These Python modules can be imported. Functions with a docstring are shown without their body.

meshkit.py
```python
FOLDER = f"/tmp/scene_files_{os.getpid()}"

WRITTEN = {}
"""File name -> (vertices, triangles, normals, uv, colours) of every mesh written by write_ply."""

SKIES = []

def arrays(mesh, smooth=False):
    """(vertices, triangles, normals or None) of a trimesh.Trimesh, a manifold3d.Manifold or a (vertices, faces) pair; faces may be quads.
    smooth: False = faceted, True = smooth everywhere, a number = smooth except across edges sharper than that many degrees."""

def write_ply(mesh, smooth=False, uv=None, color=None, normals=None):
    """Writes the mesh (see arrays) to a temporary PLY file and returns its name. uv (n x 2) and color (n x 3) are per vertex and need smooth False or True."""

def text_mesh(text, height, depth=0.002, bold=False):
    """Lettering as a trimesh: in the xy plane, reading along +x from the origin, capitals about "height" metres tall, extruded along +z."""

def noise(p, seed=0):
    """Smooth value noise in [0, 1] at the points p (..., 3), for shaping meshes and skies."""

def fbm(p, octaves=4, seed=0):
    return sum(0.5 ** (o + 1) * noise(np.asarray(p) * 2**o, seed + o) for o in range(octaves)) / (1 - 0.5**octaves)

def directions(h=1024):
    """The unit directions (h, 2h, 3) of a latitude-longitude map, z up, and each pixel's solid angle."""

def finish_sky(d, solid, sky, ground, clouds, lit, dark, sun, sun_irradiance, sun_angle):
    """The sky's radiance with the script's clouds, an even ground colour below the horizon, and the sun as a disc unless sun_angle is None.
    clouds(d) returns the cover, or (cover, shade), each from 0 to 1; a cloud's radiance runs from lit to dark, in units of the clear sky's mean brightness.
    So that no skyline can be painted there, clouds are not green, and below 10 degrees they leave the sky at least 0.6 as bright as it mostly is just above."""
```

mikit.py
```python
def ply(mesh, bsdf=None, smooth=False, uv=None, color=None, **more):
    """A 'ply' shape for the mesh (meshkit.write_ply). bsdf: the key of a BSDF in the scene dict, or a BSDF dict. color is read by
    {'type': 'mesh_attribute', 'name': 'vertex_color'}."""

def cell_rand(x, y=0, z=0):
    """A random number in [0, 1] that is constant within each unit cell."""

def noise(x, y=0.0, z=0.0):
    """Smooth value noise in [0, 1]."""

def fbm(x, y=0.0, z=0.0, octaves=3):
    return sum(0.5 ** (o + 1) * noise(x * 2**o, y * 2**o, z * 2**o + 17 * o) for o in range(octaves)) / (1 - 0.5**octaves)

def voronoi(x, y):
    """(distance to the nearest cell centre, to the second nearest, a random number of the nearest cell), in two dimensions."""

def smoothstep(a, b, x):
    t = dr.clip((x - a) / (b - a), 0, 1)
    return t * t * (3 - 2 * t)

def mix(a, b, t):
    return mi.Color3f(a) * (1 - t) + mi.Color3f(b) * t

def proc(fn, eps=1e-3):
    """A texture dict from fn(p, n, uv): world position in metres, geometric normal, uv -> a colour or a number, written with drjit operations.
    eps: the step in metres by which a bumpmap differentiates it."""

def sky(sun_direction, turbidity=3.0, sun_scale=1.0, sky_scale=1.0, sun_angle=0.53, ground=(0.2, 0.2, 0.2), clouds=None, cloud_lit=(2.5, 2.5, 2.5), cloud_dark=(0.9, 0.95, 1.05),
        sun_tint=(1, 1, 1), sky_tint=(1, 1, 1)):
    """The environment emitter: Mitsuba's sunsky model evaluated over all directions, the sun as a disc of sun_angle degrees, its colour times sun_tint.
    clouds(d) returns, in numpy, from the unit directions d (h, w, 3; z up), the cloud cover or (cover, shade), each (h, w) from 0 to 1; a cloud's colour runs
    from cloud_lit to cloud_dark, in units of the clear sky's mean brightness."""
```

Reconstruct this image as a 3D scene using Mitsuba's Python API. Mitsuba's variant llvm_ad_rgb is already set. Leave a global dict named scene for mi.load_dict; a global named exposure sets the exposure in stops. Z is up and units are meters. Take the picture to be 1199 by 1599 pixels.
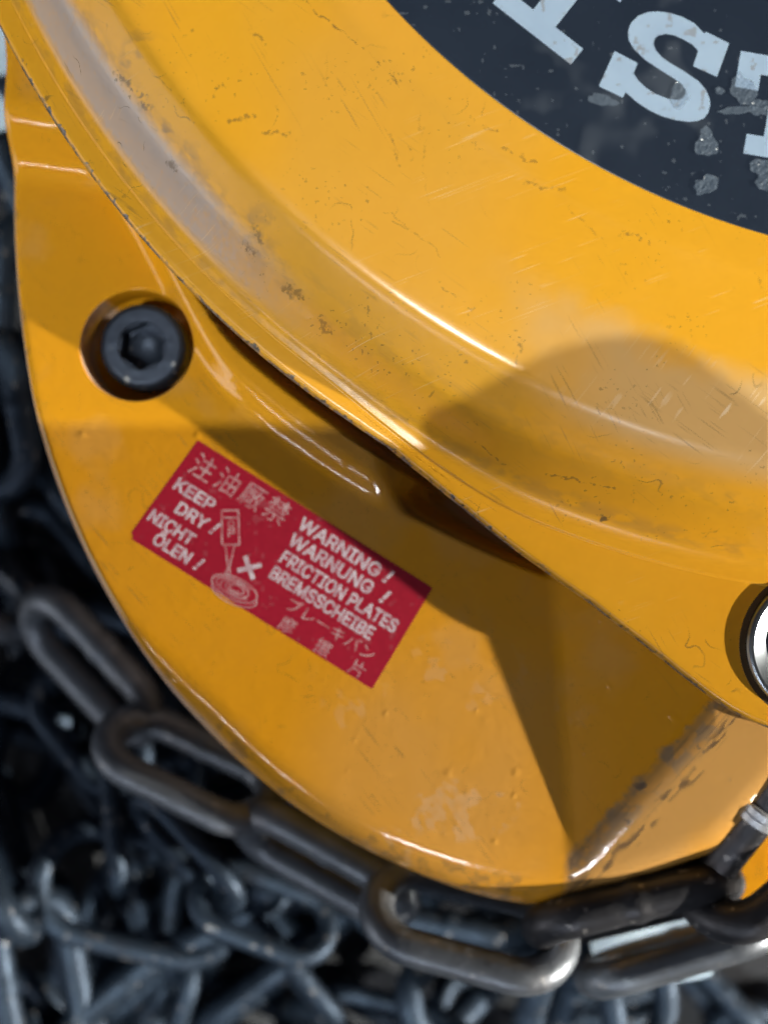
import glob, math
import numpy as np
import trimesh, manifold3d as m3
import shapely, shapely.geometry as sg
from shapely import affinity
from scipy.spatial import Delaunay
import drjit as dr
import mitsuba as mi
import mikit, meshkit
from mikit import noise, fbm, voronoi, smoothstep, mix, proc

T = mi.ScalarTransform4f
rng = np.random.default_rng(11)
scene, labels = {}, {}
exposure = 0.0

# ------------------------------------------------------------------ camera and light (all in metres; z is up, the hoist lies on its back)
CAM_Z, TAN = 0.20, 0.30
scene['camera'] = {'type': 'thinlens', 'fov': 2 * math.degrees(math.atan(TAN)), 'fov_axis': 'x', 'near_clip': 0.01, 'far_clip': 20.0,
                   'aperture_radius': 0.0027, 'focus_distance': 0.180,
                   'to_world': T().look_at(origin=[0, 0, CAM_Z], target=[0, 0, 0], up=[0, 1, 0])}
scene['ambient'] = {'type': 'constant', 'sampling_weight': 2.0, 'radiance': {'type': 'rgb', 'value': [0.030, 0.031, 0.037]}}


def panel(mesh, rgb, weight=1.0):
    return mikit.ply(mesh, 'lamp_housing', emitter={'type': 'area', 'sampling_weight': weight, 'radiance': {'type': 'rgb', 'value': list(map(float, rgb))}})


def facing(target, pos, w, h, up=(0, 0, 1)):
    """a rectangle w x h at pos whose normal looks at target"""
    pos, target = np.array(pos, float), np.array(target, float)
    n = target - pos; n /= np.linalg.norm(n)
    x = np.cross(up, n); x /= np.linalg.norm(x); y = np.cross(n, x)
    v = [pos + sx * w / 2 * x + sy * h / 2 * y for sx, sy in ((-1, -1), (1, -1), (1, 1), (-1, 1))]
    return trimesh.Trimesh(v, [[0, 1, 2], [0, 2, 3]], process=False)


def disc_lamp(pos, r, target=(0, 0, 0)):
    pos, target = np.array(pos, float), np.array(target, float)
    n = target - pos; n /= np.linalg.norm(n)
    x = np.cross((0.1, 1, 0.2), n); x /= np.linalg.norm(x); y = np.cross(n, x)
    a = np.arange(24) * 2 * np.pi / 24
    v = np.vstack([pos + r * (np.cos(a)[:, None] * x + np.sin(a)[:, None] * y), pos])
    return trimesh.Trimesh(v, [[i, (i + 1) % 24, 24] for i in range(24)], process=False)


scene['lamp_housing'] = {'type': 'diffuse', 'reflectance': {'type': 'rgb', 'value': [0.3, 0.3, 0.3]}}
KEY_DIR = np.array([-0.20, -0.27, 1.0]); KEY_DIR /= np.linalg.norm(KEY_DIR)
LOW_DIR = np.array([34.9, -11.1, 10.6]); LOW_DIR /= np.linalg.norm(LOW_DIR)
scene['ceiling_spotlight'] = panel(disc_lamp(KEY_DIR * 2.0, 0.009), np.array([1.0, 0.99, 0.90]) * 27000, 3.0)
scene['bench_lamp'] = panel(disc_lamp(LOW_DIR * 1.2, 0.009), np.array([1.0, 0.88, 0.72]) * 45000, 3.0)
LED_A, LED_B, LED_N = np.array([-1.28, -0.98, 1.19]), np.array([-0.82, -1.38, 1.15]), 8
led_gap = np.linalg.norm(LED_B - LED_A) / (LED_N - 1)
led = shapely.union_all([sg.box(i * led_gap - .013, -.013, i * led_gap + .013, .013) for i in range(LED_N)] + [sg.box(0, -.0003, led_gap * (LED_N - 1), .0003)])
lv, lf = trimesh.creation.triangulate_polygon(led, engine='earcut')
lx = (LED_B - LED_A) / np.linalg.norm(LED_B - LED_A); ln = -(LED_A + LED_B) / 2; ln -= lx * (ln @ lx); ln /= np.linalg.norm(ln); ly = np.cross(ln, lx)
scene['led_strip_lamp'] = panel(trimesh.Trimesh(LED_A + lv[:, :1] * lx + lv[:, 1:2] * ly, lf, process=False), np.array([0.95, 0.96, 1.0]) * 190)
scene['tube_lamp'] = panel(facing((0, 0, 0), (-0.16, -1.2, 1.02), 0.26, 0.022), np.array([0.95, 0.96, 1.0]) * 130)
scene['window_panel'] = panel(facing((0, 0, 0.1), (-1.28, -0.36, 0.28), 0.75, 0.62), np.array([1.0, 0.95, 0.93]) * 1.75)
labels['tube_lamp'] = {'label': 'short tube lamp in front of the hoist, below the picture', 'category': 'lamp'}
labels['ceiling_spotlight'] = {'label': 'small round ceiling spotlight above the hoist', 'category': 'lamp'}
labels['bench_lamp'] = {'label': 'small low lamp shining across the hoist from the right', 'category': 'lamp'}
labels['led_strip_lamp'] = {'label': 'strip lamp of separate square light diodes, lower left of the hoist', 'category': 'lamp'}
labels['window_panel'] = {'label': 'broad pale light panel to the left of the hoist', 'category': 'light panel'}


# ------------------------------------------------------------------ helpers
def P(px, py, z):
    k = TAN * (CAM_Z - z) / 599.5
    return np.array([(px - 599.5) * k, -(py - 799.5) * k, z])


def Pz(px, py, zf, off=0.0):
    z = 0.0
    for _ in range(25):
        q = P(px, py, z); z = 0.5 * z + 0.5 * (float(zf(q[:1], q[1:2])[0]) + off)
    return P(px, py, z)


def smin(a, b, k):
    h = np.clip(0.5 + 0.5 * (b - a) / k, 0, 1)
    return b * (1 - h) + a * h - k * h * (1 - h)


def smax(a, b, k):
    return -smin(-a, -b, k)


def sstep(t):
    t = np.clip(t, 0, 1)
    return t * t * t * (t * (6 * t - 15) + 10)


def rgb(*c):
    return {'type': 'rgb', 'value': list(c)}


def add(key, mesh, bsdf, label=None, category=None, group=None, kind=None, **kw):
    n, k = 0, key
    while k in scene:
        n += 1; k = f'{key}_{n:03d}'
    scene[k] = mikit.ply(mesh, bsdf, **kw)
    info = {a: b for a, b in (('label', label), ('category', category), ('group', group), ('kind', kind)) if b}
    if info:
        labels[k] = info
    return k


# ------------------------------------------------------------------ materials
YEL = (0.69, 0.335, 0.017)
CX, CY = 0.0796, 0.13985          # axis of the round cover

SCR = []                          # single scratches on the cover: two ends, half width, strength


def scratch(px0, py0, px1, py1, z, w=0.00012, s=0.8):
    a, b = P(px0, py0, z), P(px1, py1, z)
    SCR.append(tuple(float(v) for v in (a[0], a[1], b[0], b[1], w, s)))


for a in ((470, 0, 520, 42), (520, 42, 566, 74), (566, 74, 604, 112), (604, 112, 622, 140)):
    scratch(*a, 0.029, 0.00010, 0.75)
for a in ((395, 55, 415, 70, .00035, .5), (172, 100, 198, 126, .0006, .75), (215, 138, 224, 155, .0006, .7), (330, 148, 350, 134, .0002, .5),
          (358, 192, 398, 184, .0003, .6), (410, 205, 452, 210, .00028, .55), (290, 60, 305, 50, .0003, .5), (420, 210, 436, 168, .0001, .4),
          (610, 215, 622, 262, .00024, .45), (640, 232, 646, 254, .0002, .4), (760, 205, 772, 210, .0003, .7), (784, 238, 830, 262, .00022, .5),
          (820, 290, 842, 298, .00035, .55), (850, 296, 878, 302, .00022, .4), (966, 368, 990, 375, .0003, .6), (885, 330, 960, 400, .0001, .3),
          (1172, 432, 1190, 462, .00015, .4), (680, 438, 712, 466, .00014, .5), (806, 532, 815, 548, .0004, .5), (396, 352, 404, 362, .0006, .7),
          (232, 100, 300, 180, .00008, .4), (600, 330, 690, 400, .00009, .35), (655, 180, 668, 330, .0001, .25), (255, 235, 268, 246, .0005, .6)):
    scratch(a[0], a[1], a[2], a[3], 0.028, a[4], a[5])
for a in ((385, 388, 398, 400, .0006, .7), (450, 452, 472, 466, .0006, .65), (500, 505, 520, 520, .0004, .6), (880, 745, 960, 766, .00018, .6),
          (855, 738, 885, 744, .0002, .6), (745, 690, 790, 722, .0001, .5), (1110, 838, 1128, 832, .0003, .6), (953, 808, 960, 812, .0005, 1.0),
          (1040, 738, 1046, 748, .0002, .5), (668, 618, 676, 610, .0002, .4)):
    scratch(a[0], a[1], a[2], a[3], 0.02, a[4], a[5])


def seg_mask(p, w0=0.0):
    out = mi.Float(0)
    wob = noise(p.x * 2600, p.y * 2600, 3.0)
    wx, wy = (noise(p.x * 900, p.y * 900, 8.0) - 0.5) * 0.0008, (noise(p.x * 900, p.y * 900, 18.0) - 0.5) * 0.0008
    for ax, ay, bx, by, w, s in SCR:
        dx, dy = bx - ax, by - ay
        qx, qy = p.x + wx - ax, p.y + wy - ay
        t = dr.clip((qx * dx + qy * dy) / (dx * dx + dy * dy), 0, 1)
        d = dr.sqrt(dr.square(qx - dx * t) + dr.square(qy - dy * t))
        out = dr.maximum(out, s * smoothstep(w * 1.5, w * 0.3, d + w * 1.8 * (wob - 0.35)))
    return out * smoothstep(0.30, 0.55, fbm(p.x * 2100, p.y * 2100, 33.0, 2))


def curls(p, f, seed, width):
    """thin wandering hair lines: the zero lines of a noise"""
    n = fbm(p.x * f, p.y * f, seed, 2)
    return smoothstep(width, width * 0.3, dr.abs(n - 0.5))


def scrapes(p, ang, seed, lo, hi):
    """straight rubbed scratches in one direction, in patches"""
    c_, s_ = math.cos(ang), math.sin(ang)
    u, v = p.x * c_ + p.y * s_, p.y * c_ - p.x * s_
    a = noise(u * 130 + 0.6 * noise(v * 900, seed), v * 5200, seed)
    return smoothstep(lo, hi, a) * smoothstep(0.50, 0.66, fbm(p.x * 75, p.y * 75, seed + 3.3, 3)) * smoothstep(0.35, 0.6, noise(u * 420, v * 900, seed + 7.0))


def dark_marks(p):
    patch = smoothstep(0.57, 0.68, fbm(p.x * 95, p.y * 95, 5.5, 3))
    a = curls(p, 330, 2.2, 0.012) * patch * smoothstep(0.45, 0.6, noise(p.x * 500, p.y * 500, 1.0))
    sp = smoothstep(0.79, 0.85, fbm(p.x * 2300, p.y * 2300, 9.0, 2)) * smoothstep(0.50, 0.66, fbm(p.x * 120, p.y * 120, 12.0, 2))
    return dr.clip(a * 0.7 + sp * 0.5, 0, 1)


def cover_color(p, n, uv):
    r = dr.sqrt(dr.square(p.x - CX) + dr.square(p.y - CY))
    c = mix(YEL, (0.67, 0.345, 0.020), fbm(p.x * 60, p.y * 60, 4.0, 3))
    # grease and rubbed dirt round the shoulder and in the fillet
    th = dr.atan2(p.y - CY, p.x - CX)
    streak = fbm(th * 60, r * 900, 3.0, 3)
    left = smoothstep(0.005, -0.03, p.x)
    band = smoothstep(0.1385, 0.1408, r) * smoothstep(0.1455, 0.1420, r)
    g = band * smoothstep(0.36, 0.72, streak) * (0.12 + 0.28 * left)
    g += smoothstep(0.1460, 0.1480, r) * smoothstep(0.1495, 0.1484, r) * 0.30 * smoothstep(0.3, 0.7, streak)
    smear = smoothstep(0.56, 0.72, fbm(p.x * 420 + p.y * 160, p.y * 420, 7.0, 3)) * smoothstep(0.45, 0.6, fbm(p.x * 90, p.y * 90, 27.0, 2)) * left * smoothstep(0.130, 0.139, r) * smoothstep(0.1455, 0.142, r) * 0.45
    c = mix(c, (0.20, 0.13, 0.07), dr.clip(g + smear, 0, 0.75))
    c = mix(c, (0.42, 0.30, 0.14), 0.15 * smoothstep(0.5, 0.8, fbm(p.x * 30, p.y * 30, 2.0, 3)))
    # grey dust rubbed into the wall at the left, with a pale reflection painted in
    dust_sheen = smoothstep(0.1400, 0.1424, r) * smoothstep(0.1475, 0.1455, r) * smoothstep(-0.006, -0.032, p.x) * (0.55 + 0.5 * fbm(th * 200, r * 1500, 1.0, 3))
    c = mix(c, (0.41, 0.36, 0.345), dr.clip(dust_sheen * 1.25, 0, 0.92))
    tan = smoothstep(0.010, 0.036, p.x + 0.012 * (fbm(p.x * 140, p.y * 140, 6.0, 3) - 0.5)) * smoothstep(0.1215, 0.1280, r + 0.006 * (fbm(p.x * 200, p.y * 200, 16.0, 3) - 0.5)) * smoothstep(0.1405, 0.1360, r)  # light haze on the lower right shoulder, painted into the colour
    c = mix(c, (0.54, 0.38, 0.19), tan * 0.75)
    c = mix(c, (0.085, 0.06, 0.03), dark_marks(p) * 0.8)
    c = mix(c, (0.085, 0.06, 0.03), seg_mask(p) * 0.85)
    c = mix(c, (0.20, 0.13, 0.05), 0.45 * dr.maximum(scrapes(p, -0.62, 2.0, 0.80, 0.93), scrapes(p, -1.05, 12.0, 0.82, 0.94)))
    c = mix(c, (0.80, 0.62, 0.36), 0.30 * scrapes(p, 0.35, 31.0, 0.82, 0.95))
    # bright rubbed scratches at the lower right of the shoulder
    zone = smoothstep(0.016, 0.05, p.x) * smoothstep(0.139, 0.134, r) * smoothstep(0.122, 0.130, r)
    k = noise((p.x * 0.80 - p.y * 0.6) * 3200, (p.x * 0.6 + p.y * 0.8) * 260, 6.0)
    c = mix(c, (0.72, 0.58, 0.40), zone * smoothstep(0.80, 0.93, k) * 0.8)
    # chipped rim of the flange (uv.x = distance from the rim)
    chip = smoothstep(0.0, 1.0, (0.00042 + 0.0007 * smoothstep(0.50, 0.8, fbm(p.x * 900, p.y * 900, 1.5, 4)) - uv.x) / 0.0003) * (0.45 + 0.55 * smoothstep(0.40, 0.50, fbm(p.x * 500, p.y * 500, 21.0, 4)))
    return mix(c, mix((0.05, 0.045, 0.04), (0.22, 0.19, 0.16), noise(p.x * 3000, p.y * 3000)), chip)


_a, _b = P(893, 1362, 0.0), P(1122, 1112, 0.0108)
_l = math.hypot(_b[0] - _a[0], _b[1] - _a[1])
EX0, EY0, EDX, EDY = float(_a[0]), float(_a[1]), float((_b[0] - _a[0]) / _l), float((_b[1] - _a[1]) / _l)


def body_color(p, n, uv):
    c = mix((0.71, 0.325, 0.010), (0.67, 0.31, 0.015), fbm(p.x * 70, p.y * 70, 14.0, 3))
    c = mix(c, (0.60, 0.37, 0.16), 0.25 * smoothstep(0.55, 0.8, fbm(p.x * 90, p.y * 90, 31.0, 4)))
    # tan dust near the lower rim, with a few pale smudges
    z1 = smoothstep(0.030, 0.008, dr.sqrt(dr.square(p.x - 0.010) + dr.square(p.y + 0.042)))
    c = mix(c, (0.60, 0.34, 0.11), z1 * 0.55 * (0.5 + fbm(p.x * 80, p.y * 80, 61.0, 3)))
    sm = smoothstep(0.54, 0.70, fbm(p.x * 520 + p.y * 260, p.y * 420 - p.x * 160, 3.0, 3)) * smoothstep(0.52, 0.62, fbm(p.x * 130, p.y * 130, 63.0, 2))
    c = mix(c, (0.64, 0.48, 0.34), z1 * sm * 0.3)
    c = mix(c, (0.20, 0.13, 0.05), 0.5 * scrapes(p, -0.9, 52.0, 0.82, 0.94))
    c = mix(c, (0.10, 0.07, 0.035), dark_marks(mi.Point3f(p.x + 0.31, p.y + 0.17, p.z)) * 0.55)
    # dirt creeping in from the outer rim (uv.x = distance from the rim)
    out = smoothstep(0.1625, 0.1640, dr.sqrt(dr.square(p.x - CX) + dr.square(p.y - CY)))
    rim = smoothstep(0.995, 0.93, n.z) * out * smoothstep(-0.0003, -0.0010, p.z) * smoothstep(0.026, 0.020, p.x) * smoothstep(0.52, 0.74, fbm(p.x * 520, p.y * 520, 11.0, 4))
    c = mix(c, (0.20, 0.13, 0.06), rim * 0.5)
    # the sharp left edge is rubbed down to pale primer
    c = mix(c, (0.62, 0.47, 0.38), out * smoothstep(0.80, 0.55, n.z) * smoothstep(-0.018, -0.032, p.x) * (0.55 + 0.45 * fbm(p.x * 300, p.y * 300, 51.0, 3)))
    ed = (p.x - EX0) * EDY - (p.y - EY0) * EDX
    # worn rounded edge of the foot that rises to the cover (distance from that edge), dust and painted dimming beyond it
    wn = fbm(p.x * 420, p.y * 420, 41.0, 4)
    on = smoothstep(0.0275, 0.0300, p.x) * smoothstep(-0.0255, -0.0290, p.y) * smoothstep(0.04, 0.03, dr.abs(ed))
    edge = smoothstep(0.0030, 0.0016, dr.abs(ed - 0.0004 + 0.0024 * (wn - 0.5)))
    c = mix(c, (0.30, 0.20, 0.11), edge * on * (0.55 + 0.45 * smoothstep(0.4, 0.6, wn)))
    dust_dim = smoothstep(0.0, 0.003, ed) * smoothstep(0.032, 0.012, ed + 0.010 * (fbm(p.x * 190, p.y * 190, 43.0, 3) - 0.5) + 0.4 * dr.maximum(-0.040 - p.y, 0))  # dust tone, spread wider to dim the strongly lit face
    c = mix(c, (0.44, 0.255, 0.085), dust_dim * on * 0.9)
    al = (p.x - EX0) * EDX + (p.y - EY0) * EDY
    st = noise(al * 420, ed * 2600, 44.0) * 0.6 + fbm(p.x * 800, p.y * 800, 45.0, 3) * 0.4
    low = smoothstep(0.0014, 0.0001, dr.abs(ed - 0.0030 + 0.0022 * (noise(al * 300, 3.0) - 0.5))) * smoothstep(0.50, 0.62, st)
    c = mix(c, (0.075, 0.055, 0.04), low * on * 0.8)
    scuff = smoothstep(0.66, 0.78, noise(al * 160, ed * 3800, 48.0)) * smoothstep(0.0036, 0.001, dr.abs(ed - 0.0006))
    c = mix(c, (0.12, 0.085, 0.055), scuff * on * 0.35)
    spot = smoothstep(0.74, 0.77, fbm(p.x * 480, p.y * 480, 47.0, 4)) * smoothstep(0.0035, 0.001, dr.abs(ed - 0.0005))
    return mix(c, (0.07, 0.065, 0.07), spot * on * 0.7)


def cover_bump(p, n, uv):
    return fbm(p.x * 620, p.y * 620, p.z * 620, 2) * 0.5 + 0.10 * noise(p.x * 2600, p.y * 2600, p.z * 2600)


def body_bump(p, n, uv):
    d, _, k = voronoi(p.x * 210 + 0.4 * p.z, p.y * 210)
    return fbm(p.x * 700, p.y * 700, p.z * 700, 2) * 0.7 + 2.2 * smoothstep(0.03 + 0.06 * dr.square(10 * k - 8.2), 0.0, d) * smoothstep(0.80, 0.81, k)


def cover_rough(p, n, uv):
    r = dr.sqrt(dr.square(p.x - CX) + dr.square(p.y - CY))
    return 0.13 + 0.13 * fbm(p.x * 120, p.y * 120, 2.0, 3) + 0.05 * smoothstep(0.134, 0.138, r)


def body_rough(p, n, uv):
    return 0.060 + 0.06 * fbm(p.x * 110, p.y * 110, 5.0, 3)


def painted(color, rough, bump, h, spec=0.5):
    return {'type': 'twosided', 'b': {'type': 'bumpmap', 'arbitrary': proc(bump, 1.2e-4), 'scale': h,
            'bsdf': {'type': 'principled', 'base_color': proc(color), 'roughness': proc(rough), 'specular': spec}}}


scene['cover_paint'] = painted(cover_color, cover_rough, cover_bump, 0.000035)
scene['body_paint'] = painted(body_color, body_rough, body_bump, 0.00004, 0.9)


def flat(base, rough, metallic=0.0, spec=0.5):
    return {'type': 'twosided', 'b': {'type': 'principled', 'base_color': base if isinstance(base, dict) else rgb(*base), 'roughness': rough, 'metallic': metallic, 'specular': spec}}


def plate_color(p, n, uv):
    c = mix((0.010, 0.018, 0.035), (0.015, 0.025, 0.045), fbm(p.x * 150, p.y * 150, 3.0, 3))
    sm = smoothstep(0.62, 0.78, fbm(p.x * 130, p.y * 130, 8.0, 3)) * 0.35
    return mix(c, (0.10, 0.125, 0.16), sm + 0.5 * smoothstep(0.80, 0.86, fbm(p.x * 1300, p.y * 1300, 9.0, 2)))


def letter_color(p, n, uv):
    c = mix((0.33, 0.46, 0.62), (0.28, 0.40, 0.56), fbm(p.x * 300, p.y * 300, 3.0, 3))
    return mix(c, (0.22, 0.24, 0.27), 0.7 * smoothstep(0.70, 0.80, fbm(p.x * 900, p.y * 900, 6.0, 3)))


def red_color(p, n, uv):
    c = mix((0.36, 0.011, 0.034), (0.31, 0.010, 0.030), fbm(p.x * 200, p.y * 200, 3.0, 3))
    return mix(c, (0.36, 0.09, 0.12), 0.4 * smoothstep(0.74, 0.82, fbm(p.x * 900, p.y * 900, 16.0, 2)))


def print_color(p, n, uv):
    return mix((0.60, 0.56, 0.66), (0.48, 0.36, 0.44), smoothstep(0.35, 0.75, fbm(p.x * 900, p.y * 900, 3.0, 3)))


def faded_color(p, n, uv):
    return mix((0.52, 0.36, 0.40), (0.42, 0.17, 0.20), smoothstep(0.35, 0.7, fbm(p.x * 1100, p.y * 1100, 5.0, 3)))


def steel(seed, base, rust=0.3, r0=0.34):
    def f(p, n, uv):
        s = fbm(p.x * 240 + seed, p.y * 240, p.z * 240, 3)
        c = mix(base, tuple(b * 0.5 for b in base), s)
        c = mix(c, (0.16, 0.10, 0.06), rust * smoothstep(0.58, 0.75, fbm(p.x * 160, p.y * 160 + seed, p.z * 160, 3)))
        return mix(c, (0.45, 0.46, 0.47), 0.45 * smoothstep(0.72, 0.80, fbm(p.x * 800, p.y * 800, p.z * 800 + seed, 2)))

    def r(p, n, uv):
        return r0 + 0.20 * fbm(p.x * 400, p.y * 400, p.z * 400 + seed, 3)

    def b(p, n, uv):
        return fbm(p.x * 700, p.y * 700, p.z * 700 + seed, 3)
    return {'type': 'twosided', 'b': {'type': 'bumpmap', 'arbitrary': proc(b, 1.5e-4), 'scale': 0.0001,
            'bsdf': {'type': 'principled', 'base_color': proc(f), 'roughness': proc(r), 'metallic': 0.7, 'specular': 0.5}}}


scene['plate_black'] = flat(proc(plate_color), 0.33)
scene['letter_white'] = flat(proc(letter_color), 0.35)
scene['sticker_red'] = flat(proc(red_color), 0.38)
scene['sticker_print'] = flat(proc(print_color), 0.4)
scene['sticker_faded'] = flat(proc(faded_color), 0.4)
scene['bolt_black'] = steel(3.0, (0.06, 0.082, 0.13), 0.0, 0.42)
scene['collar_steel'] = flat((0.55, 0.60, 0.66), 0.38, 0.6)
scene['bright_zinc'] = flat((0.34, 0.40, 0.46), 0.28, 1.0)
scene['chain_steel'] = steel(1.0, (0.25, 0.295, 0.36), 0.10)
scene['chain_black'] = steel(5.0, (0.085, 0.092, 0.11), 0.1)
scene['heap_steel'] = steel(9.0, (0.042, 0.070, 0.116), 0.03, 0.42)
scene['ring_shade_brown'] = flat((0.06, 0.035, 0.012), 0.5)  # shadow tone of the hole wall round the plug
scene['inner_dark'] = flat((0.02, 0.018, 0.015), 0.6)
scene['film_residue'] = {'type': 'blendbsdf', 'weight': 0.16, 'a': {'type': 'thindielectric', 'int_ior': 1.5}, 'b': flat((0.42, 0.56, 0.74), 0.14, 0.0, 1.0)}
scene['blue_plastic'] = flat((0.50, 0.68, 0.86), 0.45)


def floor_color(p, n, uv):
    return mix((0.008, 0.012, 0.020), (0.016, 0.022, 0.034), fbm(p.x * 60, p.y * 60, 3.0, 3))


scene['floor_paint'] = flat(proc(floor_color), 0.5)
scene['phone_case'] = flat((0.03, 0.03, 0.035), 0.5)

# ------------------------------------------------------------------ setting
fl = trimesh.creation.box((3.0, 3.0, 0.02)); fl.apply_translation((0, 0, -0.088))
add('floor', fl, 'floor_paint', kind='structure')

# ------------------------------------------------------------------ the hoist: cover
z_fl = 0.013                      # top of the flange


def cover_outline():
    c = sg.Point(CX, CY).buffer(0.1523, 256)
    edge = [P(*q, z_fl)[:2] for q in ((560, 668), (605, 698), (665, 747), (725, 796), (800, 856), (850, 892), (925, 945), (1000, 1003), (1040, 1035), (1080, 1067),
                                      (1110, 1090), (1140, 1110), (1170, 1126), (1199, 1138), (1240, 1150), (1290, 1156), (1350, 1150), (1410, 1125))]
    lug = sg.Polygon(list(edge) + [(0.100, -0.005), (0.085, 0.03), (0.02, 0.02)])
    return c.union(lug).buffer(0.002).buffer(-0.004).buffer(0.002)


outline = cover_outline()
NT = 1600
th = np.linspace(0, 2 * np.pi, NT, endpoint=False)
# more rays where the camera looks (the lower left of the cover)
dens = 0.25 + np.exp(-((th - 4.25) / 0.75) ** 4)
cum = np.concatenate([[0], np.cumsum(dens)]); th = np.interp(np.arange(NT) / NT * cum[-1], cum, np.linspace(0, 2 * np.pi, NT + 1))
ring = np.array(outline.exterior.coords)
ra, rr = np.arctan2(ring[:-1, 1] - CY, ring[:-1, 0] - CX) % (2 * np.pi), np.hypot(ring[:-1, 0] - CX, ring[:-1, 1] - CY)
o = np.argsort(ra); R = np.interp(th, ra[o], rr[o], period=2 * np.pi)


def bez(ctrl, n):
    """a smooth profile through control points, by Chaikin corner cutting"""
    c = np.array(ctrl, float)
    for _ in range(n):
        q = 0.75 * c[:-1] + 0.25 * c[1:]; s = 0.25 * c[:-1] + 0.75 * c[1:]
        c = np.vstack([c[:1], np.stack([q, s], 1).reshape(-1, 2)[1:-1], c[-1:]])
    return c


prof = bez([(0.0, .0302), (0.05, .0302), (0.100, .0302), (0.109, .0302), (0.1118, .0302), (0.1136, .0299), (0.120, .0293), (0.127, .0287), (0.1330, .02815), (0.1352, .0279), (0.1364, .02735), (0.1376, .0265),
            (0.1400, .0247), (0.1414, .0236), (0.1424, .0226), (0.1434, .0208), (0.1446, .0180), (0.1456, .0158), (0.1466, .0143), (0.1476, .01365), (0.1486, .0134), (0.1489, .01332), (0.1490, z_fl), (0.1493, z_fl), (0.1497, z_fl)], 3)
prof = prof[(np.concatenate([[1], np.hypot(*np.diff(prof, axis=0).T)]) > 1e-6)]
re = 0.0012
a = np.linspace(0, np.pi / 2, 7)
lip = [(-re - 0.0009, z_fl)] + [(-re + re * math.sin(t), z_fl - re + re * math.cos(t)) for t in a]
lip += [(-0.0001, z_fl - 0.0019)] + [(-0.0006 + 0.0004 * math.cos(t), z_fl - 0.0021 - 0.0004 * math.sin(t)) for t in a[2::2]] + [(-0.004, z_fl - 0.0025)]
V, UV = [], []
wl = np.clip((th - math.atan2(P(480, 560, z_fl)[1] - CY, P(480, 560, z_fl)[0] - CX) % (2 * np.pi)) / 0.28, 0, 1); wl = wl * wl * (3 - 2 * wl)
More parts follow.
